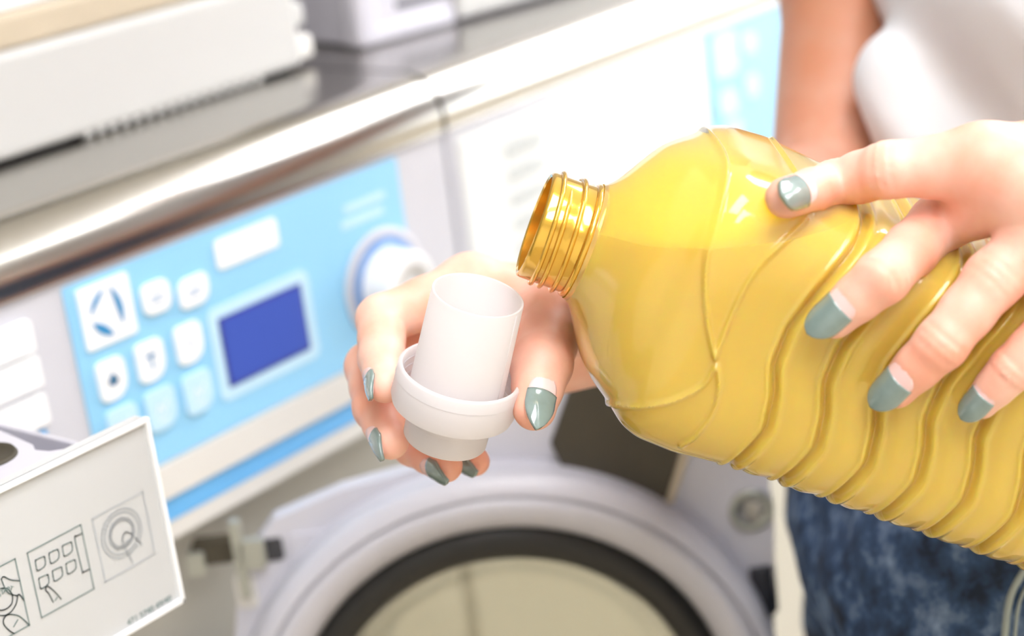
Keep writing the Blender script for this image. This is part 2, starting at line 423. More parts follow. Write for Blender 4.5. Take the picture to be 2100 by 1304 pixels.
for j in range(5):
    for i in range(3):
        x = 0.903 + i * 0.014; z = 1.048 - j * 0.017
        gl.append([(x, z), (x + 0.008, z), (x + 0.008, z - 0.007), (x, z - 0.007), (x, z)])
keep(strokes('faint_keypad_print', gl, 0.0018, -0.0042, M_ghost, None), wm2)

# ------------------------------------------------------------------ open round door (turned out to face the camera)
dh = np.array([0.65, -0.76, 0.0]); dh /= np.linalg.norm(dh)      # along the door from hinge to latch
dv = EZ.copy(); dn = np.cross(dh, dv); 
if dn @ (CAM - P(1055, 1484, 0.98)) < 0: dn = -dn
DC = P(1055, 1484, 1.05)
def dpx(px, py, off=0.0):               # pixel -> (u, v) on the door plane moved by off along its normal
    o = DC + dn * off; r = ray(px, py); t = ((o - CAM) @ dn) / (r @ dn); q = CAM + t * r - o
    return (q @ dh, q @ dv)
hp = [dpx(*p, -0.017) for p in ((470, 1500), (486, 1250), (505, 1140), (560, 1066), (700, 1005), (880, 955), (990, 880), (1060, 790), (1200, 740), (1400, 770), (1530, 860), (1575, 960), (1588, 1080), (1588, 1300), (1588, 1560))]
hp += [(hp[-1][0] - 0.02, -0.18), (hp[0][0] + 0.03, -0.18)]
def prism_hole(name, outline, hole, thick, origin, material):
    bm = bmesh.new(); loops = []
    for off in (0, -thick):
        es = []; lp = []
        for ol in (outline, hole):
            vs = [bm.verts.new(origin + dh * u + dv * v + dn * off) for u, v in ol]; lp.append(vs)
            es += [bm.edges.new((vs[i], vs[(i + 1) % len(vs)])) for i in range(len(vs))]
        bmesh.ops.triangle_fill(bm, use_beauty=True, use_dissolve=False, edges=es); loops.append(lp)
    for a, b in zip(*loops):
        for i in range(len(a)): bm.faces.new((a[i], a[(i + 1) % len(a)], b[(i + 1) % len(b)], b[i]))
    return bmobj(name, bm, material)
door = keep(prism_hole('door', hp[::-1], [(0.133 * math.cos(a * math.pi / 32), 0.133 * math.sin(a * math.pi / 32)) for a in range(64)], 0.012, DC - dn * 0.017, M_lilac), wm1)
Dk = lambda o: keep2(o, door, wm1)
Rg = 0.127; Ri = 0.1077; Ro = 0.160
prof = [(Rg - 0.002, -0.012)]
for i in range(15):
    a = math.radians(175 - 190 * i / 14); prof.append(((Rg + Ro) / 2 + (Ro - Rg) / 2 * math.cos(a), 0.012 * math.sin(a)))
prof += [(Ro, -0.018), (Rg - 0.002, -0.018)]
prof.insert(9, ((Rg + Ro) / 2 + 0.0055, 0.0075))
Dk(autosmooth(lathe('door_ring', prof, DC, dn, M_lilac, seg=128), 60))
Dk(lathe('rubber_seal', [(Ri + (Rg - Ri) * (0.5 - 0.5 * math.cos(math.pi * i / 8)), 0.002 + 0.006 * math.sin(math.pi * i / 8)) for i in range(9)] + [(Rg, -0.03), (Ri, -0.03)], DC, dn, M_black, seg=128))
gp = [(Ri * math.cos(math.radians(a)), -0.012 - 0.05 * math.sin(math.radians(a))) for a in range(0, 91, 6)]
gp2 = [(max(0.0, r_ - 0.004 * (r_ > 0.002)), h_ - 0.004) for r_, h_ in gp][::-1]
Dk(lathe('glass_bowl', gp + gp2, DC, dn, M_glass, seg=96))
# dark handle recess set radially in the housing and its rim
q = [dpx(*p, -0.012) for p in ((1205, 700), (1172, 792), (1130, 912), (1152, 958), (1240, 1010), (1362, 1040), (1395, 930), (1440, 780))]
Dk(prism('handle_recess', q, 0.006, DC - dn * 0.012, dh, dv, dn, M_dark, bevel=0.001))
q = [dpx(*p, -0.010) for p in ((1402, 905), (1366, 1030), (1380, 1034), (1424, 905))]
Dk(prism('recess_rim', q, 0.008, DC - dn * 0.010, dh, dv, dn, M_tan))
# latch on the right edge
q = dpx(1540, 1045, -0.017); lc = DC - dn * 0.018 + dh * q[0] + dv * q[1]
Dk(lathe('latch_socket', [(0.0, 0.0), (0.013, 0.0), (0.013, 0.003), (0.010, 0.004), (0.008, 0.001), (0.0, 0.001)], lc, dn, M_metal, seg=32))
Dk(box('latch_bolt', lc[0] - .004, lc[0] + .012, lc[1] - .008, lc[1] + .002, lc[2] - .004, lc[2] + .006, M_grey, bevel=.001))
q = dpx(1562, 1205, -0.017); lc = DC - dn * 0.018 + dh * q[0] + dv * q[1]
Dk(box('latch_slot', lc[0] - .006, lc[0] + .008, lc[1] - .006, lc[1] + .004, lc[2] - .018, lc[2] + .014, M_darkgrey, bevel=.001))
# hinge block and arms on the left edge
def hb(name, px, py, w, h, t, m, off=-0.02):
    u, v = dpx(px, py, off)
    return Dk(prism(name, rrect(u - w / 2, u + w / 2, v - h / 2, v + h / 2, min(w, h) * 0.15), t, DC + dn * off, dh, dv, dn, m, bevel=min(w, h) * 0.08))
hb('hinge_plate', 515, 1140, 0.016, 0.018, 0.006, M_metal, -0.012)
hb('hinge_pin', 492, 1150, 0.006, 0.048, 0.006, M_metal, -0.012)
hb('hinge_knuckle', 556, 1128, 0.014, 0.014, 0.006, M_darkgrey, -0.016)
hb('hinge_bracket', 506, 1215, 0.012, 0.020, 0.010, M_beige, -0.016)
hb('hinge_screw', 525, 1290, 0.020, 0.012, 0.006, M_darkgrey, -0.02)
hb('hinge_arm', 440, 1135, 0.026, 0.014, 0.010, M_dark, -0.03)
hb('hinge_arm', 402, 1160, 0.010, 0.014, 0.012, M_metal, -0.026)
u0 = dpx(590, 1100, -0.014); u1 = dpx(690, 1180, -0.014)
strk = Dk(prism('moulded_frame', rrect(u0[0], u1[0] , u1[1], u0[1], 0.003), 0.004, DC - dn * 0.0145, dh, dv, dn, M_lilac, bevel=0.001))

# ------------------------------------------------------------------ open detergent drawer with the instruction card
YC = -0.165
def cy(px, py): q = onY(px, py, YC); return (q[0], q[2])
ca, cb = cy(300, 853), cy(375, 1232)
xr = (ca[0] + cb[0]) / 2; zt, zb = ca[1], cb[1]; xl = xr - 0.21
fr = keep(plate('detergent_drawer', xl, xr, zb, zt, YC, 0.006, M_card, rad=0.002, bevel=0.0006), wm1)
fr['label'] = 'white drawer front printed with washing pictograms'
door['label'] = 'open round door with grey ring and black seal'
K = lambda o: keep2(o, fr, wm1)
rim = 0.0022
for (x0, x1, z0, z1) in ((xl, xr, zt - rim, zt), (xr - rim, xr, zb, zt - rim), (xl, xr, zb, zb + rim)):
    keep2(box('front_rim', x0, x1, YC - 0.0022, YC + 0.001, z0, z1, M_white, bevel=0.0005), fr, wm1)
def pl(*pts): return [cy(*p) for p in pts]
def curve(pts, n=6):
    pts = [np.array(p, float) for p in pts]; out = []
    for i in range(len(pts) - 1):
        p0 = pts[max(0, i - 1)]; p1 = pts[i]; p2 = pts[i + 1]; p3 = pts[min(len(pts) - 1, i + 2)]
        for k in range(n):
            t = k / n
            out.append(tuple(0.5 * ((2 * p1) + (-p0 + p2) * t + (2 * p0 - 5 * p1 + 4 * p2 - p3) * t * t + (-p0 + 3 * p1 - 3 * p2 + p3) * t ** 3)))
    out.append(tuple(pts[-1])); return out
S = 400 / 1124.0
def c6(*pts): return [cy(p[0] * S, 840 + p[1] * 464 / 1304.0) for p in pts]
pic3 = [c6((530, 630), (822, 473), (890, 830), (606, 992), (530, 630))]
cc = c6((700, 712))[0]
for rr in (0.0108, 0.0092, 0.0068, 0.0058):
    pic3.append([(cc[0] + rr * math.cos(a * math.pi / 16), cc[1] + rr * math.sin(a * math.pi / 16)) for a in range(33)])
pic3 += [curve(c6((765, 880), (715, 790), (705, 735), (725, 705), (760, 720), (818, 778))), curve(c6((722, 762), (745, 750)), 2)]
keep2(strokes('pictogram_press_start', pic3, 0.0005, YC - 0.0003, M_printlight, None), fr, wm1)
pic2 = [c6((155, 825), (463, 662), (540, 1030), (238, 1198), (155, 825)),
        curve(c6((470, 712), (440, 728), (430, 745), (470, 920), (480, 934), (515, 916)))]
for (x, y) in ((230, 886), (308, 845), (385, 803), (250, 990), (328, 947), (406, 905)):
    pic2.append(curve(c6((x - 26, y - 20), (x + 18, y - 40), (x + 26, y - 32), (x + 30, y + 5), (x + 10, y + 28), (x - 12, y + 40), (x - 20, y + 34), (x - 28, y - 12), (x - 26, y - 20)), 2))
pic2 += [curve(c6((305, 1108), (280, 1060), (262, 1040), (266, 1018), (285, 1024), (320, 1055), (350, 1090))), c6((315, 1098), (328, 1080))]
keep2(strokes('pictogram_keypad', pic2, 0.0005, YC - 0.0003, M_print, None), fr, wm1)
pic1 = [c6((-190, 1000), (85, 858), (168, 1240), (-120, 1400)), curve(c6((5, 975), (20, 962), (60, 980), (110, 985))), curve(c6((5, 975), (40, 1050), (90, 1070), (110, 1065), (136, 1098))),
        curve(c6((100, 1072), (90, 1120), (60, 1165), (20, 1185), (-30, 1180))), curve(c6((70, 1065), (68, 1110), (45, 1140), (10, 1155), (-20, 1150))), curve(c6((70, 1065), (40, 1030), (0, 1030))),
        curve(c6((165, 1240), (110, 1190), (50, 1180), (22, 1200), (20, 1235), (50, 1270), (80, 1290))), c6((100, 1210), (76, 1250))]
keep2(strokes('pictogram_turn_dial', pic1, 0.0005, YC - 0.0003, M_print, None), fr, wm1)
def text(name, body, size, px, py, ang, parent_part, root, material, y):
    cu = bpy.data.curves.new(name, 'FONT'); cu.body = body; cu.size = size; cu.align_x = 'CENTER'; cu.extrude = 0.00005
    o = bpy.data.objects.new(name, cu); COL.objects.link(o)
    dg = bpy.context.evaluated_depsgraph_get(); me = bpy.data.meshes.new_from_object(o.evaluated_get(dg)); bpy.data.objects.remove(o, do_unlink=True)
    q = cy(px, py)
    M_ = Matrix.Translation((q[0], y, q[1])) @ Matrix.Rotation(math.radians(90), 4, 'X') @ Matrix.Rotation(ang, 4, 'Z')
    me.transform(M_); me.materials.append(material)
    o = bpy.data.objects.new(name, me); COL.objects.link(o)
    return keep2(o, parent_part, root)
for i, ch in enumerate('START'):
    q = c6((-8 + 18 * i, 1066 - abs(i - 2) * -3))[0]
    a = math.radians(50 - 25 * i)
    text('start_letter', ch, 0.0030, (-2 + 15 * i) * S, 840 + (1070 + (i - 2) ** 2 * 1.5 - 8 * i) * 464 / 1304, math.radians(10 - 12 * i), fr, wm1, M_print, YC - 0.0004)
text('part_number', '471 5740 49/40', 0.0040, 862 * S, 840 + 1170 * 464 / 1304, 0, fr, wm1, M_print, YC - 0.0004)
# drawer tray behind the front: grey-white walls with a round opening
K(box('tray_side', xr - 0.016, xr - 0.013, YC + 0.006, -0.0045, zb + 0.004, zt - 0.012, M_crate, bevel=0.0008))
K(box('tray_side', xl + 0.013, xl + 0.016, YC + 0.006, -0.0045, zb + 0.004, zt - 0.012, M_crate, bevel=0.0008))
K(box('tray_floor', xl + 0.013, xr - 0.013, YC + 0.006, -0.0045, zb + 0.004, zb + 0.007, M_crate))
def flap():
    q = [onZ(*p, zt - 0.003) for p in ((-260, 1010), (-160, 890), (0, 882), (68, 912), (72, 922), (100, 925), (150, 918), (60, 975), (0, 1000))]
    bm = bmesh.new(); N = len(q)
    f = [bm.verts.new(v) for v in q]; b_ = [bm.verts.new(v - EZ * 0.004) for v in q]
    bm.faces.new(f); bm.faces.new(b_[::-1])
    for i in range(N): bm.faces.new((f[i], f[(i + 1) % N], b_[(i + 1) % N], b_[i]))
    return bmobj('compartment_lid', bm, M_crate)
K(flap())
hc = onZ(-30, 938, zt - 0.0025)
K(lathe('filler_opening', [(0.0, 0.0), (0.0115, 0.0), (0.0125, 0.0015), (0.0135, 0.0), (0.0135, -0.003), (0.0, -0.003)], hc, EZ, M_dark, seg=40))

# ------------------------------------------------------------------ boxes standing on the steel tops
ZT = 1.1115
b0, b1 = onY(0, 336, 0.112), onY(622, 113, 0.112)
bt = onY(0, 112, 0.112)
bx0, bx1 = 0.235, b1[0]; bh = bt[2] - ZT
sb = tag(empty('storage_box', ((bx0 + bx1) / 2, 0.25, ZT)), 'long white box with toothed bottom edge and tan lid on the steel top', 'box')
K = lambda o: keep(o, sb)
K(box('box_body', bx0, bx1, 0.112, 0.40, ZT + 0.003, ZT + bh, M_box, bevel=0.004))
K(box('shadow_strip', bx0, bx1 - 0.006, 0.120, 0.395, ZT, ZT + 0.004, M_darkgrey))  # dark strip standing in for the shadow line under the box
x = 0.655
while x < bx1 - 0.035:
    K(box('tooth', x, x + 0.0055, 0.113, 0.119, ZT + 0.0005, ZT + 0.004, M_box, bevel=0.001)); x += 0.0095
K(box('box_lid', bx0, bx1 - 0.004, 0.118, 0.40, ZT + bh, ZT + bh + 0.020, M_tan, bevel=0.003))
K(box('lid_tray', bx0, bx1 - 0.02, 0.126, 0.395, ZT + bh + 0.020, ZT + bh + 0.06, M_white, bevel=0.003))
for k_ in range(3):
    K(box('corner_clip', bx1 - 0.001, bx1 + 0.018, 0.118 + 0.004 * k_, 0.16, ZT + 0.004 + 0.022 * k_, ZT + 0.021 + 0.022 * k_, M_beige if k_ % 2 == 0 else M_box, bevel=0.004))
c0 = onZ(742, 100, ZT); c1 = onZ(1140, -8, ZT); cl = onZ(672, 78, ZT)
uu = c1 - c0; uu[2] = 0; L = np.linalg.norm(uu); uu /= L; vv = np.array([-uu[1], uu[0], 0])
cr = tag(empty('plastic_crate', tuple(c0)), 'grey plastic crate corner with white label, on the steel top beyond the box', 'crate')
K = lambda o: keep(o, cr)
def obx(name, u0, u1, v0, v1, z0, z1, m, bevel=0.003):
    bm = bmesh.new(); bmesh.ops.create_cube(bm, size=1)
    for v in bm.verts:
        q = c0 + uu * ((u0 + u1) / 2 + v.co.x * (u1 - u0)) + vv * ((v0 + v1) / 2 + v.co.y * (v1 - v0)); v.co = Vector((q[0], q[1], ZT + (z0 + z1) / 2 + v.co.z * (z1 - z0)))
    bmesh.ops.bevel(bm, geom=bm.edges[:], offset=bevel, segments=3, affect='EDGES', profile=0.5)
    return K(bmobj(name, bm, m))
obx('crate_wall', 0, 0.5, 0, 0.006, 0.001, 0.16, M_crate)
obx('crate_wall', 0, 0.5, 0.20, 0.206, 0.001, 0.16, M_crate)
obx('crate_end', 0, 0.006, 0.006, 0.20, 0.001, 0.16, M_crate)
obx('crate_end', 0.494, 0.5, 0.006, 0.20, 0.001, 0.16, M_crate)
obx('crate_floor', 0.006, 0.494, 0.006, 0.20, 0.001, 0.006, M_crate, 0.001)
obx('crate_foot', -0.003, 0.085, -0.004, 0.02, 0.0, 0.013, M_crate, 0.004)
obx('corner_post', -0.004, 0.016, -0.005, 0.016, 0.0, 0.16, M_crate, 0.005)
obx('handle_slot', 0.035, 0.085, -0.001, 0.004, 0.021, 0.026, M_darkgrey, 0.001)
obx('label', 0.088, 0.30, -0.005, 0.002, 0.004, 0.09, M_box, 0.002)

# ------------------------------------------------------------------ bottle
PM = 0.69 / FPX            # metres per pixel at the bottle's depth
BD = 0.69
tilt = math.radians(6)
BO = P(1095, 458, BD - 0.0)
c_, s_ = math.cos(tilt), math.sin(tilt)
A0 = np.array([0.943, -0.333, 0.0]); A0 /= np.linalg.norm(A0)
bA = camv(*(A0 * c_ + np.array([0, 0, -s_])))            # mouth -> base
bT = camv(-0.333, -0.943, 0); bT /= np.linalg.norm(bT)   # towards the lower side
bV = np.cross(bA, bT); bV /= np.linalg.norm(bV)
if bV @ camv(0, 0, 1) < 0: bV = -bV
mm = PM                     # pixel units along the bottle -> metres
HS = np.array([108, 122, 140, 160, 195, 230, 262, 292, 330, 410, 470, 531, 1400, 1440, 1470, 1490, 1500]) 
HV = np.array([121, 130, 155, 190, 243, 272, 292, 316, 328, 332, 327, 321, 321, 312, 290, 240, 150])
HV = HV.astype(float)
WT = np.array([-400, -320, -198, -145, -52, 37, 117, 176, 246, 316, 400], float)
WV = np.array([70, 62, 50, 34, -2, -26, -23, 3, 19, 0, -20], float)
def smoothf(xs, xp, fp):
    # monotone-ish cubic via dense linear + box blur
    g = np.linspace(xp[0], xp[-1], 1200); v = np.interp(g, xp, fp); kx = max(3, int(1200 * 22 / (xp[-1] - xp[0])) | 1)
    v = np.convolve(np.pad(v, kx // 2, mode='edge'), np.ones(kx) / kx, 'valid'); v = np.convolve(np.pad(v, kx // 2, mode='edge'), np.ones(kx) / kx, 'valid')
    return np.interp(xs, g, v)
PHI = math.radians(20)
def c3(*pts): 
    out = []
    for p in curve(pts, 8):
        q = np.array([1020 + p[0] * 700 / 1286.0, 230 + p[1] * 710 / 1304.0]) - [1095, 458]
        out.append((0.943 * q[0] + 0.333 * q[1], -0.333 * q[0] + 0.943 * q[1]))
    return np.array(out)
EMB = [c3((800, 55), (785, 190), (740, 320), (700, 450), (675, 560), (678, 680), (700, 810), (726, 895)),
       c3((1025, 415), (930, 500), (850, 580), (800, 670), (760, 780), (726, 895)),
       c3((726, 930), (690, 1000), (600, 1055), (500, 1080), (405, 1085)),
       c3((735, 930), (750, 1010), (735, 1100), (690, 1180), (645, 1228)),
       c3((1065, 95), (1062, 180), (1058, 270))]
def body_radius(s, th, detail=True):
    hw = smoothf(s, HS, HV) * 1.0
    mixv = np.clip((s - 130) / 200.0, 0, 1); mixv = mixv * mixv * (3 - 2 * mixv)
    n = 4.2; f = 1.083
    ct, st = np.abs(np.cos(th - PHI)), np.abs(np.sin(th - PHI))
    se = 1.0 / (ct ** n + st ** n) ** (1 / n)
    r = hw * ((1 - mixv) + mixv * se / f)
    if not detail: return r
    t = r * np.sin(th)
    w = smoothf(t, WT, WV)
    g = (s - w - 528) / 107.5
    kx = np.round(g); x = (g - kx) * 107.5
    on = np.clip((g + 0.5) * 3 + 0.5, 0, 1) * np.clip((1390 - s) / 40, 0, 1)
    first = np.clip((g + 0.5) * 4, 0, 1)
    d = -13.0 * np.exp(-(x / 6.5) ** 2) + 5.0 * np.exp(-((x + 15) / 5.5) ** 2) + 5.0 * np.exp(-((x - 17) / 6.5) ** 2) - 1.2 * np.exp(-((x - 36) / 10.0) ** 2) + 3.5 * (np.cos(2 * math.pi * (x - 46) / 107.5)) * first * np.clip(g * 4 + 1, 0, 1)
    d = d * on
    front = np.cos(th) > -2
    for e in EMB:
        m = (s > e[:, 0].min() - 15) & (s < e[:, 0].max() + 15)
        idx = np.nonzero(m)
        if len(idx[0]) == 0: continue
        ss, tt = s[idx], t[idx]; best = np.full(ss.shape, 1e9)
        for a, b in zip(e[:-1], e[1:]):
            ab = b - a; L2 = ab @ ab + 1e-9
            u = np.clip(((ss - a[0]) * ab[0] + (tt - a[1]) * ab[1]) / L2, 0, 1)
            best = np.minimum(best, (ss - a[0] - u * ab[0]) ** 2 + (tt - a[1] - u * ab[1]) ** 2)
        d[idx] += 8.0 * np.exp(-best / (4.6 ** 2))
    return r + d
def bpt(s, t, v): return BO + (bA * s + bT * t + bV * v) * mm
def bottle_surface(ns, nt, s0, s1, detail, inset=0.0):
    s = np.linspace(s0, s1, ns)[:, None] * np.ones((1, nt)); th = np.linspace(0, 2 * math.pi, nt, endpoint=False)[None, :] * np.ones((ns, 1))
    r = body_radius(s, th, detail) - inset
    pts = BO[None, None, :] + mm * (s[..., None] * bA + (r * np.sin(th))[..., None] * bT + (r * np.cos(th))[..., None] * bV)
    V = pts.reshape(-1, 3); i, j = np.meshgrid(np.arange(ns - 1), np.arange(nt), indexing='ij'); j2 = (j + 1) % nt
    Fc = np.stack([i * nt + j, i * nt + j2, (i + 1) * nt + j2, (i + 1) * nt + j], -1).reshape(-1, 4)
    return V, Fc
def npmesh(name, V, Fq, material, parent=None, extra=None):
    me = bpy.data.meshes.new(name)
    faces = Fq.tolist() + (extra or [])
    me.from_pydata(V.tolist(), [], faces); me.polygons.foreach_set('use_smooth', [True] * len(me.polygons)); me.materials.append(material)
    o = bpy.data.objects.new(name, me); return link(o, parent)
bottle = tag(empty('detergent_bottle', tuple(bpt(1500, 0, 0))), 'large golden ribbed detergent bottle tilted towards the white cap', 'bottle')
NS, NT = 560, 620
V, Fq = bottle_surface(NS, NT, 108, 1500, True)
keep(npmesh('bottle_body', V, Fq, M_bottle, extra=[tuple(range((NS - 1) * NT, NS * NT))]), bottle)
# neck with lip and inner wall
npf = [(112, 2), (114, 0), (113, -3)]
neckprof = [(124, 118), (121, 108), (115, 100), (114, 60), (114, 8), (112, 2), (107, 0), (102, 3), (101, 60), (101, 125)]
keep(autosmooth(lathe('neck', [(r_ * mm, h_ * mm) for r_, h_ in neckprof], BO, bA, M_neck, seg=128, closed=False), 50), bottle)
keep(lathe('neck_collar', [(r_ * mm, h_ * mm) for r_, h_ in ((113, 94), (121, 98), (123, 104), (121, 110), (113, 112))], BO, bA, M_neck, seg=96), bottle)
def helix(s0, s1, a0, turns, r=118, n=120):
    out = []; rr = []
    for i in range(n):
        u = i / (n - 1); a = a0 + u * turns * 2 * math.pi; fade = min(1, u * 12, (1 - u) * 12)
        rad = (r - 6 * (1 - fade)) * mm
        out.append(BO + bA * (s0 + (s1 - s0) * u) * mm + rad * (math.cos(a) * bV + math.sin(a) * bT)); rr.append((1.5 + 4.0 * fade) * mm)
    return out, rr
for (s0, s1, a0, tn) in ((20, 46, -1.9, 1.05), (42, 68, -0.9, 0.95), (66, 92, -2.0, 1.1)):
    pts, rr = helix(s0, s1, a0, tn)
    keep(tube_path('screw_thread', pts, 0, M_neck, seg=8, rads=rr), bottle)
# liquid: inner volume cut by a level surface
V, Fq = bottle_surface(420, 400, 118, 1492, True, inset=5.0)
bm = bmesh.new(); bv = [bm.verts.new(v) for v in V.tolist()]
for f in Fq.tolist(): bm.faces.new([bv[i] for i in f])
bm.faces.new([bv[i] for i in range(400)][::-1]); bm.faces.new([bv[419 * 400 + i] for i in range(400)])
lvl = P(1330, 468, 0.67)[2]
bmesh.ops.bisect_plane(bm, geom=bm.verts[:] + bm.edges[:] + bm.faces[:], plane_co=(0, 0, lvl), plane_no=(0, 0, 1), clear_outer=True)
ed = [e for e in bm.edges if e.is_boundary]
bmesh.ops.holes_fill(bm, edges=ed, sides=0)
liq = bmobj('liquid_detergent', bm, M_liquid, smooth=True); autosmooth(liq, 50)
tag(liq, 'golden yellow liquid detergent inside the tilted bottle', 'liquid')

# ------------------------------------------------------------------ dosing cap
cax = camv(0.235 * 0.9, 0.971 * 0.9, 0.436); cax /= np.linalg.norm(cax)
CB = P(912, 900, 0.712)
k = 0.70 / FPX / 1.0
u_ = 1e-3 * 1.0
cap = tag(empty('dosing_cap', tuple(CB)), 'frosted white dosing cap with threaded skirt held below the bottle mouth', 'cap')
rt, rb_, Hc = 0.0178, 0.0186, 0.0645
keep(lathe('measuring_cup', [(rt, Hc), (rt - 0.0003, Hc + 0.0003), (rt - 0.0010, Hc), (rb_ - 0.0011, 0.016), (0.0145, 0.0045), (0.0, 0.0045), (0.0, 0.0035), (0.0152, 0.0035), (rb_, 0.0155), (rb_, 0.02)], CB, cax, M_cap, seg=128), cap)
keep(autosmooth(lathe('skirt', [(rb_ - 0.0002, 0.0165), (0.0225, 0.0165), (0.0222, 0.030), (0.0228, 0.0312), (0.0238, 0.0312), (0.0244, 0.0305), (0.0248, 0.0175), (0.0240, 0.0150), (rb_ - 0.0002, 0.0150)], CB, cax, M_cap, seg=128), 50), cap)
keep(autosmooth(lathe('base_cup', [(0.0160, 0.0), (0.0166, 0.0008), (0.0170, 0.0155), (0.0158, 0.0155), (0.0152, 0.0016), (0.0, 0.0016), (0.0, 0.0)], CB, cax, M_cap, seg=128), 50), cap)
cu1 = camv(1, 0, 0); cu1 = cu1 - cax * (cu1 @ cax); cu1 /= np.linalg.norm(cu1); cu2 = np.cross(cax, cu1)
for an, r_ in ((-0.55, -0.0001), (2.6, -0.0001)):
    dd = math.cos(an) * cu1 + math.sin(an) * cu2
    keep(tube_path('mould_seam', [CB + dd * (rb_ + r_) + cax * 0.018, CB + dd * (rt + r_) + cax * (Hc - 0.001)], 0.00035, M_cap, seg=6), cap)
for h_ in (0.0200, 0.0236, 0.0272):
    keep(lathe('thread_ridge', [(0.0228, h_ - 0.0005), (0.0218, h_), (0.0228, h_ + 0.0005)], CB, cax, M_cap, seg=96), cap)
keep(lathe('grip_line', [(0.0240, 0.0262), (0.02468, 0.0260), (0.0240, 0.0258)], CB, cax, M_cap, seg=96), cap)

# ------------------------------------------------------------------ signed-distance modelling (bodies, cloth)
def seg_d(p, a, b, ra, rb, e=None, q=1.0):
    a = a.astype(np.float32); b = b.astype(np.float32)
    pa = p - a; ba = b - a
    if e is not None:
        e = e.astype(np.float32)
        pa = pa - (1 - 1 / q) * (pa @ e)[..., None] * e; ba = ba - (1 - 1 / q) * (ba @ e) * e
    t = np.clip((pa @ ba) / (ba @ ba + 1e-12), 0, 1)
    dv_ = pa - t[..., None] * ba
    return np.sqrt((dv_ * dv_).sum(-1)) - (ra + (rb - ra) * t)
def smin(a, b, k):
    h = np.clip(0.5 + 0.5 * (b - a) / k, 0, 1)
    return b + (a - b) * h - k * h * (1 - h)
class Field:
    """groups of capsules: list of (prims, k inside); groups merged with k between"""
    cull = 0.03
    def __init__(self): self.groups = []; self.post = []
    def add(self, prims, k, kout): self.groups.append((prims, k, kout))
    def __call__(self, p):
        D = np.full(p.shape[:-1], 1.0, np.float32); c = p.reshape(p.shape[0], -1, 3); lo = c.min(1); hi = c.max(1); ctr = (lo + hi) / 2; rad = np.linalg.norm(hi - lo, axis=1) / 2
        for prims, k, kout in self.groups:
            G = np.full(p.shape[:-1], 1.0, np.float32)
            for pr in prims:
                a, b, ra, rb = pr[:4]; e, q = (pr[4], pr[5]) if len(pr) > 4 else (None, 1.0)
                dc_ = seg_d(ctr.astype(np.float32), a, b, ra, rb, e, q)
                idx = np.nonzero(dc_ * (1.0) < rad + self.cull)[0]
                if len(idx) == 0: continue
                G[idx] = smin(G[idx], seg_d(p[idx], a, b, ra, rb, e, q), k)
            D = smin(D, G, kout)
        for f in self.post: D = D + f(p)
        return D
def nets(field, lo, hi, h, B=12):
    lo = np.array(lo); nb = np.ceil((np.array(hi) - lo) / (h * B)).astype(int)
    I = np.stack(np.meshgrid(*[np.arange(n) for n in nb], indexing='ij'), -1).reshape(-1, 3)
    ctr = lo + (I + 0.5) * B * h
    act = []; field.cull = 0.05 + B * h * 1.4
    for s0 in range(0, len(I), 20000):
        p = ctr[s0:s0 + 20000][:, None, :].astype(np.float32)
        act.append(np.abs(field(p)[:, 0]) < B * h * 0.87 * 1.5 + 0.004)
    I = I[np.concatenate(act)]; field.cull = 0.03
    o = np.arange(B + 1)
    L = np.stack(np.meshgrid(o, o, o, indexing='ij'), -1)
    cellkeys = []; cellpos = []; quads = []
    N = (nb * B + 2).astype(np.int64)
    def key(ijk): return (ijk[..., 0] * N[1] + ijk[..., 1]) * N[2] + ijk[..., 2]
    for s0 in range(0, len(I), 300):
        Ib = I[s0:s0 + 300]
        G = Ib[:, None, None, None, :] * B + L[None]
        p = (lo + G * h).astype(np.float32)
        D = field(p)
        ins = D < 0
        c8 = [(a, b, c) for a in (0, 1) for b in (0, 1) for c in (0, 1)]
        sl = lambda A, a, b, c: A[:, a:B + a, b:B + b, c:B + c]
        cnt = sum(sl(ins, *c).astype(np.int8) for c in c8)
        m = (cnt > 0) & (cnt < 8)
        w = np.nonzero(m)
        if len(w[0]):
            base = Ib[w[0]] * B + np.stack(w[1:], -1)
            vals = {c: D[w[0], w[1] + c[0], w[2] + c[1], w[3] + c[2]] for c in c8}
            acc = np.zeros((len(base), 3)); n = np.zeros(len(base))
            for c in c8:
                for ax in range(3):
                    if c[ax]: continue
                    d2 = list(c); d2[ax] = 1; d2 = tuple(d2)
                    va, vb = vals[c], vals[d2]; cr_ = (va < 0) != (vb < 0)
                    t = np.where(cr_, va / np.where(cr_, va - vb, 1), 0)
                    q = np.tile(np.array(c, float), (len(base), 1)); q[:, ax] += t
                    acc += q * cr_[:, None]; n += cr_
            cellkeys.append(key(base)); cellpos.append(lo + (base + acc / n[:, None]) * h)
        for ax in range(3):
            s1 = [slice(0, B)] * 3; s2 = [slice(0, B)] * 3; s2[ax] = slice(1, B + 1)
            va = ins[(slice(None),) + tuple(s1)]; vb = ins[(slice(None),) + tuple(s2)]
            w = np.nonzero(va != vb)
            if not len(w[0]): continue
            base = Ib[w[0]] * B + np.stack(w[1:], -1); inside = va[w]
            b1_, c1_ = (ax + 1) % 3, (ax + 2) % 3
            off = np.zeros((4, 3), int); off[1][b1_] = -1; off[2][b1_] = -1; off[2][c1_] = -1; off[3][c1_] = -1
            ks = np.stack([key(base + of) for of in off], -1)
            ks[~inside] = ks[~inside][:, ::-1]
            quads.append(ks)
    keys = np.concatenate(cellkeys); pos = np.concatenate(cellpos)
    order = np.argsort(keys); keys = keys[order]; pos = pos[order]
    q = np.concatenate(quads); ix = np.searchsorted(keys, q); ix = np.clip(ix, 0, len(keys) - 1)
    ok = (keys[ix] == q).all(1)
    return pos, ix[ok]
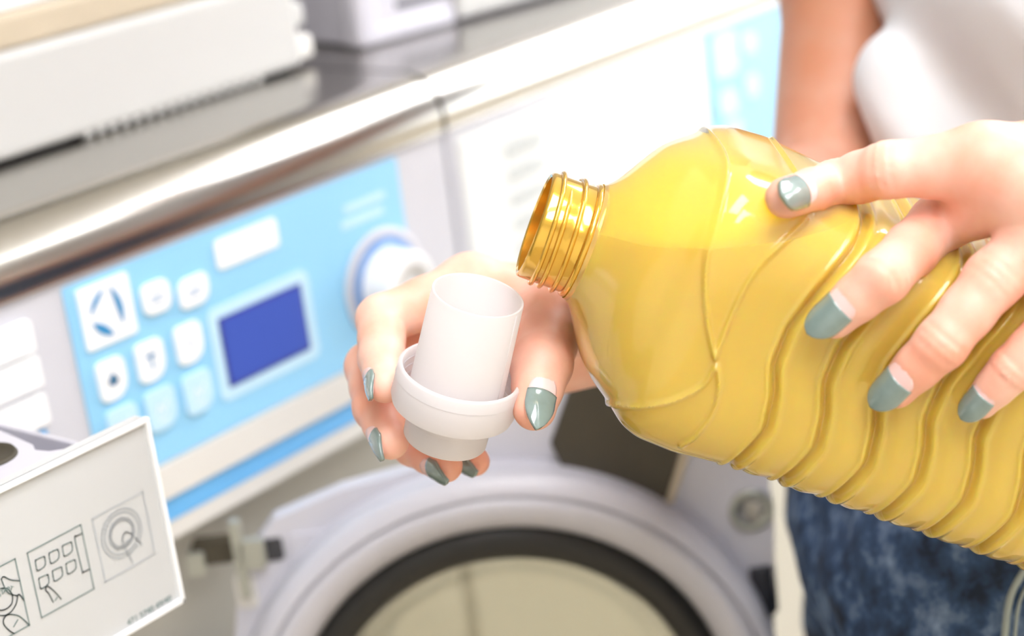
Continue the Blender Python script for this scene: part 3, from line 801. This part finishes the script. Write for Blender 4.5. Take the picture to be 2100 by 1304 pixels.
def relax(V, Fq, it=2, lam=0.5):
    for _ in range(it):
        acc = np.zeros_like(V); n = np.zeros(len(V))
        for a in range(4):
            for b in ((a + 1) % 4, (a + 3) % 4):
                np.add.at(acc, Fq[:, a], V[Fq[:, b]]); np.add.at(n, Fq[:, a], 1)
        V = V + lam * (acc / np.maximum(n, 1)[:, None] - V)
    return V

# ------------------------------------------------------------------ person
Fd = np.array([-0.62, 0.78, 0.0]); Fd /= np.linalg.norm(Fd); Rt = np.array([Fd[1], -Fd[0], 0])
hipc = P(2082, 1080, 0.97); chest = P(2200, -120, 1.0)
bodyF = Field()
# --- right hand (holds the cap) : pixel, pixel, depth
def J(lst): return [P(*j) for j in lst]
def finger(js, rads):
    return [(js[i], js[i + 1], rads[i], rads[i + 1]) for i in range(len(js) - 1)]
RH = {'index': J([(965, 588, .775), (782, 655, .752), (783, 735, .731), (789, 788, .7115)]),
      'middle': J([(945, 660, .795), (758, 752, .768), (771, 835, .743), (801, 905, .722)]),
      'ring': J([(935, 740, .805), (792, 850, .782), (848, 912, .756), (914, 955, .734)]),
      'pinky': J([(960, 800, .808), (868, 885, .790), (925, 922, .768), (974, 946, .752)]),
      'thumb': J([(1200, 640, .80), (1128, 655, .742), (1110, 748, .712), (1096, 838, .697)])}
RR = {'index': [.0115, .0092, .0083, .0066], 'middle': [.0115, .0092, .0083, .0066], 'ring': [.011, .0086, .0078, .0062], 'pinky': [.0100, .0076, .0068, .0056], 'thumb': [.016, .0128, .0108, .0076]}
Rw = P(1275, 655, .825); Re = P(1708, 400, 1.02); Rs = P(1738, 0, 1.085) - Re; Rs = Re + Rs / np.linalg.norm(Rs) * 0.29; print('RS', Rs, chest + Rt * 0.165 + EZ * 0.1)
palm = [(RH['index'][0], Rw, .0125, .021), (RH['middle'][0], Rw, .0125, .021), (RH['ring'][0], Rw, .012, .021), (RH['pinky'][0], Rw, .0115, .020),
        (RH['thumb'][0], P(1120, 640, .765), .018, .015), (P(1110, 650, .752), RH['index'][0], .013, .010), (P(1215, 700, .815), P(1080, 760, .805), .019, .013)]
arm = [(Rw, Rw + (Re - Rw) * 0.12, .0225, .0225), (Rw + (Re - Rw) * 0.12, Rw + (Re - Rw) * 0.65, .0225, .036), (Rw + (Re - Rw) * 0.65, Re, .036, .034), (Re, Re + (Rs - Re) * 0.5, .036, .039), (Re + (Rs - Re) * 0.5, Rs, .039, .046)]
bodyF.add(palm + arm, .010, .001)
# --- left hand (holds the bottle): rest the fingers on the bottle's surface
def bottle_depth(px, py):
    r = ray(px, py); ds = np.linspace(0.58, 0.85, 541)
    q = (CAM[None] + ds[:, None] * r[None] - BO) / mm
    s = q @ bA; t = q @ bT; v = q @ bV
    rr = np.hypot(t, v); th = np.arctan2(t, v)
    ins = (rr < body_radius(s, th, False)) & (s > 108) & (s < 1500)
    return ds[np.argmax(ins)] if ins.any() else 0.668
def onb(px, py, rad, lift=0.0):
    d = bottle_depth(px, py)
    return P(px, py, d - rad * 1.10 - lift)
LH = {'index': [P(2015, 338, .640), onb(1822, 347, .0085, .012), onb(1712, 378, .0078, .005), onb(1612, 405, .0066)],
      'middle': [P(2100, 385, .632), onb(1925, 458, .0088, .010), onb(1810, 568, .0080, .005), onb(1712, 650, .0066, .0005)],
      'ring': [P(2170, 455, .634), onb(2038, 572, .0086, .009), onb(1930, 705, .0078, .004), onb(1838, 795, .0064, .0005)],
      'pinky': [P(2250, 560, .640), onb(2160, 672, .0074, .007), onb(2075, 757, .0066, .003), onb(2012, 824, .0055, .0005)]}
LR = {'index': [.0112, .0090, .0080, .0066], 'middle': [.0112, .0094, .0084, .0068], 'ring': [.0108, .0092, .0082, .0066], 'pinky': [.0100, .0078, .0070, .0056]}
Lw = P(2440, 300, .665); Ls = chest - Rt * 0.165 + EZ * 0.10; Le = P(3150, 420, .74)
lth = J([(2330, 300, .69), (2230, 330, .735), (2150, 400, .79), (2080, 440, .81)])
palmL = [(LH['index'][0], Lw, .0128, .021), (LH['middle'][0], Lw, .0128, .021), (LH['ring'][0], Lw, .0122, .021), (LH['pinky'][0], Lw, .0115, .020),
         (LH['index'][0], LH['middle'][0], .0122, .0122), (LH['middle'][0], LH['ring'][0], .0122, .0118),
         (Lw, Lw + (Le - Lw) * 0.12, .0225, .0225), (Lw + (Le - Lw) * 0.12, Lw + (Le - Lw) * 0.65, .0225, .036), (Lw + (Le - Lw) * 0.65, Le, .036, .034), (Le, Le + (Ls - Le) * 0.5, .036, .040), (Le + (Ls - Le) * 0.5, Ls, .040, .046)]
bodyF.add(palmL, .010, .001)
def with_bulge(js, rs):
    pr = finger(js, [r_ * 1.13 for r_ in rs])
    # slimmer mid-phalanges: split every segment with a waist
    out = []
    for (a, b, ra, rb) in pr:
        m_ = (a + b) / 2; rm = (ra + rb) / 2 * 0.955
        out += [(a, m_, ra, rm), (m_, b, rm, rb)]
    return out
fingR = [with_bulge(RH[n], RR[n]) for n in RH]
fingL = [with_bulge(LH[n], LR[n]) for n in LH] + [finger(lth, [.015, .0118, .0105, .0080])]
class Hands(Field):
    def __call__(self, p):
        D = Field.__call__(self, p)
        G = np.full(p.shape[:-1], 1.0, np.float32)
        c = p.reshape(p.shape[0], -1, 3); lo = c.min(1); hi = c.max(1); ctr = ((lo + hi) / 2).astype(np.float32); rad = np.linalg.norm(hi - lo, axis=1) / 2
        for fg in fingR + fingL:
            H = np.full(p.shape[:-1], 1.0, np.float32)
            for a, b, ra, rb in fg:
                idx = np.nonzero(seg_d(ctr, a, b, ra, rb) < rad + max(0.012, self.cull - 0.03))[0]
                if len(idx): H[idx] = smin(H[idx], seg_d(p[idx], a, b, ra, rb), 0.003)
            G = smin(G, H, 0.0012)
        D = smin(D, G, 0.007)
        for (j, u, n) in CREASES:
            idx = np.nonzero(np.linalg.norm(ctr - j, axis=1) < rad + 0.012)[0]
            if len(idx) == 0: continue
            q = p[idx] - j.astype(np.float32); x = q @ u.astype(np.float32); y = q @ n.astype(np.float32)
            rr = np.sqrt((q * q).sum(-1)); msk = np.clip(y / 0.004, 0, 1) * np.clip((0.013 - rr) / 0.003, 0, 1)
            D[idx] += msk * 0.0008 * sum(np.exp(-((x - o_) / 0.0009) ** 2) for o_ in (-0.0032, 0, 0.0032))
        return D
CREASES = []
TOV = camv(0, 0, 1)
for n in LH:
    for k_ in (1, 2):
        u = LH[n][k_ + 1] - LH[n][k_ - 1]; u /= np.linalg.norm(u)
        nn = TOV + camv(0, 0.3, 0); nn = nn - u * (nn @ u); nn /= np.linalg.norm(nn)
        CREASES.append((LH[n][k_], u, nn))
u = RH['thumb'][3] - RH['thumb'][1]; u /= np.linalg.norm(u); nn = TOV - u * (TOV @ u); nn /= np.linalg.norm(nn)
CREASES.append((RH['thumb'][2], u, nn))
hf = Hands(); hf.groups = bodyF.groups
allp = [q for g in bodyF.groups for pr in g[0] for q in (pr[0], pr[1])] + [j for d_ in (RH, LH) for l_ in d_.values() for j in l_] + lth
allp = np.array(allp)
V1, F1 = nets(hf, allp.min(0) - 0.06, allp.max(0) + 0.06, 0.0011)
V1 = relax(V1, F1, 2)
# trunk, neck and legs under the clothes (coarser voxels), same mesh
trunk = Field()
legL, legR = hipc - Rt * 0.085, hipc + Rt * 0.085
neck0 = chest + EZ * 0.16
trunk.add([(hipc, P(2150, 640, 1.0), .092, .080, Rt, 1.55), (P(2150, 640, 1.0), chest, .076, .072, Rt, 1.55), (chest, chest + EZ * 0.10, .070, .045, Rt, 2.4), (neck0, neck0 + EZ * 0.08, .05, .048)], .03, .01)
fl = lambda p: np.array([p[0], p[1], 0.045])
for lg in (legL, legR):
    kn = lg + Fd * 0.02; kn[2] = 0.48; ft = lg.copy(); ft[2] = 0.06
    trunk.add([(lg, kn, .082, .056), (kn, ft, .056, .040), (ft - EZ * 0.02, ft - EZ * 0.02 + Fd * 0.15, .038, .034)], .02, .02)
V2, F2 = nets(trunk, (hipc - 0.35) * [1, 1, 0] - [0, 0, 0.02], (chest + 0.4), 0.008)
person = tag(empty('person', (hipc[0], hipc[1], 0.0)), 'person in white T-shirt and blue jeans pouring detergent, grey-green nail polish', 'person')
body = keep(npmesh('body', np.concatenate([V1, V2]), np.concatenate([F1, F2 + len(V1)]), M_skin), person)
# T-shirt
shirt = Field()
hem = P(1990, 760, 1.0)[2]
shirt.add([(P(2150, 640, 1.0), chest, .094, .094, Rt, 1.6), (chest, chest + EZ * 0.11, .094, .062, Rt, 2.4)], .03, .01)
shirt.add([(Rs, Rs + (Re - Rs) * 0.16, .060, .058)], .01, .03)
shirt.add([(Ls, Ls + (Le - Ls) * 0.3, .060, .060)], .01, .03)
shirt.add([(P(1862, 150, .975), P(1870, 270, .975), .024, .020)], .01, .04)
def folds(p):
    u = (p - chest.astype(np.float32)) @ Fd.astype(np.float32); w = p[..., 2] - np.float32(chest[2]); r_ = (p - chest.astype(np.float32)) @ Rt.astype(np.float32)
    ph = (-u * 0.80 + w * 0.60) * 95 + 1.2 * np.sin(r_ * 14 + w * 9)
    return 0.0045 * np.sin(ph) * np.clip(1.1 - 0.0 * u, 0, 1) + 0.001 * np.sin(ph * 2.3 + 1.0) + 0.003 * np.sin(w * 21 - u * 12 + r_ * 18)
shirt.post.append(folds)
V3, F3 = nets(shirt, np.minimum(hipc, np.minimum(Rs, Ls)) - 0.30, np.maximum(chest, np.maximum(Rs, Ls)) + 0.30, 0.005)
# cut the hem
me = bpy.data.meshes.new('t_shirt'); me.from_pydata(relax(V3, F3, 2).tolist(), [], F3.tolist())
bm = bmesh.new(); bm.from_mesh(me)
bmesh.ops.bisect_plane(bm, geom=bm.verts[:] + bm.edges[:] + bm.faces[:], plane_co=(0, 0, hem), plane_no=(0, 0, -1), clear_outer=True)
bmesh.ops.bisect_plane(bm, geom=bm.verts[:] + bm.edges[:] + bm.faces[:], plane_co=tuple(neck0 + EZ * 0.005), plane_no=(0, 0, 1), clear_outer=True)
keep(bmobj('t_shirt', bm, M_shirt, smooth=True), person)
# jeans
jeans = Field()
jeans.add([(hipc + Fd * 0.01, hipc + EZ * 0.05, .108, .100, Rt, 1.5)], .02, .03)
for lg in (legL, legR):
    kn = lg + Fd * 0.02; kn[2] = 0.48; ft = lg.copy(); ft[2] = 0.075
    jeans.add([(lg + Fd * 0.012, kn, .097, .072), (kn, ft, .072, .062)], .02, .02)
def wrinkles(p):
    return 0.0022 * np.sin(p[..., 2] * 95 + p[..., 0] * 60) * np.sin(p[..., 1] * 47 + 1.3) + 0.0012 * np.sin(p[..., 2] * 190 - p[..., 0] * 120)
jeans.post.append(wrinkles)
V4, F4 = nets(jeans, (hipc - 0.32) * [1, 1, 0], hipc + 0.34, 0.005)
jo = keep(npmesh('jeans', relax(V4, F4, 2), F4, M_denim), person)
bpy.context.view_layer.update()
def jeans_hit(px, py):
    r = ray(px, py); ds = np.linspace(0.75, 1.1, 400)
    D = jeans((CAM[None] + ds[:, None] * r)[:, None, :].astype(np.float32))[:, 0]
    i = np.argmax(D < 0); return P(px, py, ds[i] - 0.0005)
pk = [jeans_hit(*p) for p in curve([(2135, 1130), (2100, 1172), (2072, 1225), (2062, 1290), (2058, 1350)], 5)]
sm = tube_path('pocket_seam', pk, 0.0016, M_stitch); keep2(sm, jo, person)
pk2 = [jeans_hit(*p) for p in curve([(2150, 1140), (2118, 1182), (2092, 1232), (2083, 1290), (2080, 1350)], 5)]
keep2(tube_path('pocket_seam', pk2, 0.0007, M_stitch), jo, person)

# fingernails
def nail(j0, j1, r0, rtip, normal, w, ln, shift=0.0, ext=0.0, point=0.5, droop=0.0018):
    u = j1 - j0; u /= np.linalg.norm(u)
    n = camv(*normal); n = n - u * (n @ u); n /= np.linalg.norm(n); x = np.cross(u, n)
    r0 *= 1.13; rtip *= 1.13
    tip = j1 + u * (rtip * 1.0 + ext)
    base = tip - u * ln
    NU, NV = 12, 18
    def surf(v0, v1, lift, wf):
        V = []
        for i in range(NV + 1):
            v = v0 + (v1 - v0) * i / NV
            # outline half width: rounded cuticle, almond tip
            hw = w / 2 * min(1.0, (1 - max(0, (0.22 - v) / 0.22) ** 2.2 * 0.62))
            v_t = 0.55 - 0.07 * point
            if v > v_t: q_ = (v - v_t) / (1 - v_t); hw *= max(0.04, (1 - q_ ** (2.4 - 0.6 * point)) ** (0.62 + 0.15 * point)) if q_ < 1 else 0.04
            along = base + u * (ln * v)
            tv = ((along - j0) @ u) / np.linalg.norm(j1 - j0)
            for k_ in range(NU + 1):
                s = -1 + 2 * k_ / NU
                ww = hw * s * wf
                rr = r0 + (rtip - r0) * min(1.0, max(0.0, tv)) + 0.0003
                ww = max(-rr * 0.93, min(rr * 0.93, ww))
                h = math.sqrt(max(0.0, rr ** 2 - ww ** 2)) - droop * max(0, (v - 0.45) / 0.55) ** 2 + lift + shift
                V.append(along + x * ww + n * h)
        return V
    def shell(name, v0, v1, lift, th, m, wf=1.0):
        Vt = surf(v0, v1, lift, wf); Vb = surf(v0, v1, lift - th, wf); N_ = len(Vt); W = NU + 1; Fc = []
        for i in range(NV):
            for k_ in range(NU):
                a = i * W + k_; Fc.append((a, a + 1, a + W + 1, a + W)); Fc.append((N_ + a, N_ + a + W, N_ + a + W + 1, N_ + a + 1))
        ring = [k_ for k_ in range(W)] + [i * W + NU for i in range(1, NV + 1)] + [NV * W + k_ for k_ in range(NU - 1, -1, -1)] + [i * W for i in range(NV - 1, 0, -1)]
        for i in range(len(ring)):
            a, b = ring[i], ring[(i + 1) % len(ring)]; Fc.append((a, N_ + a, N_ + b, b))
        return meshobj(name, Vt + Vb, Fc, m)
    nl = shell('fingernail', 0.0, 0.93, 0.0, 0.0012, M_nail, 0.93); keep(nl, person)
    po = shell('nail_polish', 0.27, 1.0, 0.00035, 0.0013, M_polish); keep2(po, nl, person)
for n, nr, w, ln, ext in (('index', (-0.15, 0.02, 0.98), .0124, .0232, .0062), ('middle', (-0.25, 0.30, 0.92), .0132, .0212, .0025), ('ring', (-0.25, 0.30, 0.92), .0128, .0206, .0025), ('pinky', (-0.25, 0.30, 0.92), .0106, .0172, .0020)):
    nail(LH[n][2], LH[n][3], LR[n][2], LR[n][3], nr, w, ln, ext=ext, point=0.0)
for n, nr, w, ln, ext in (('index', (-0.93, -0.05, 0.36), .0112, .0185, .0040), ('middle', (-0.90, -0.25, 0.40), .0118, .0190, .0035), ('ring', (-0.55, -0.55, 0.62), .0116, .0180, .0030), ('pinky', (-0.35, -0.45, 0.85), .0096, .0150, .0025), ('thumb', (0.16, -0.1, 0.98), .0122, .0245, .0065)):
    nail(RH[n][2], RH[n][3], RR[n][2], RR[n][3], nr, w, ln, ext=ext, point=1.0)
print('TRIS', sum(len(o.data.polygons) for o in bpy.data.objects if o.type == 'MESH') * 2)
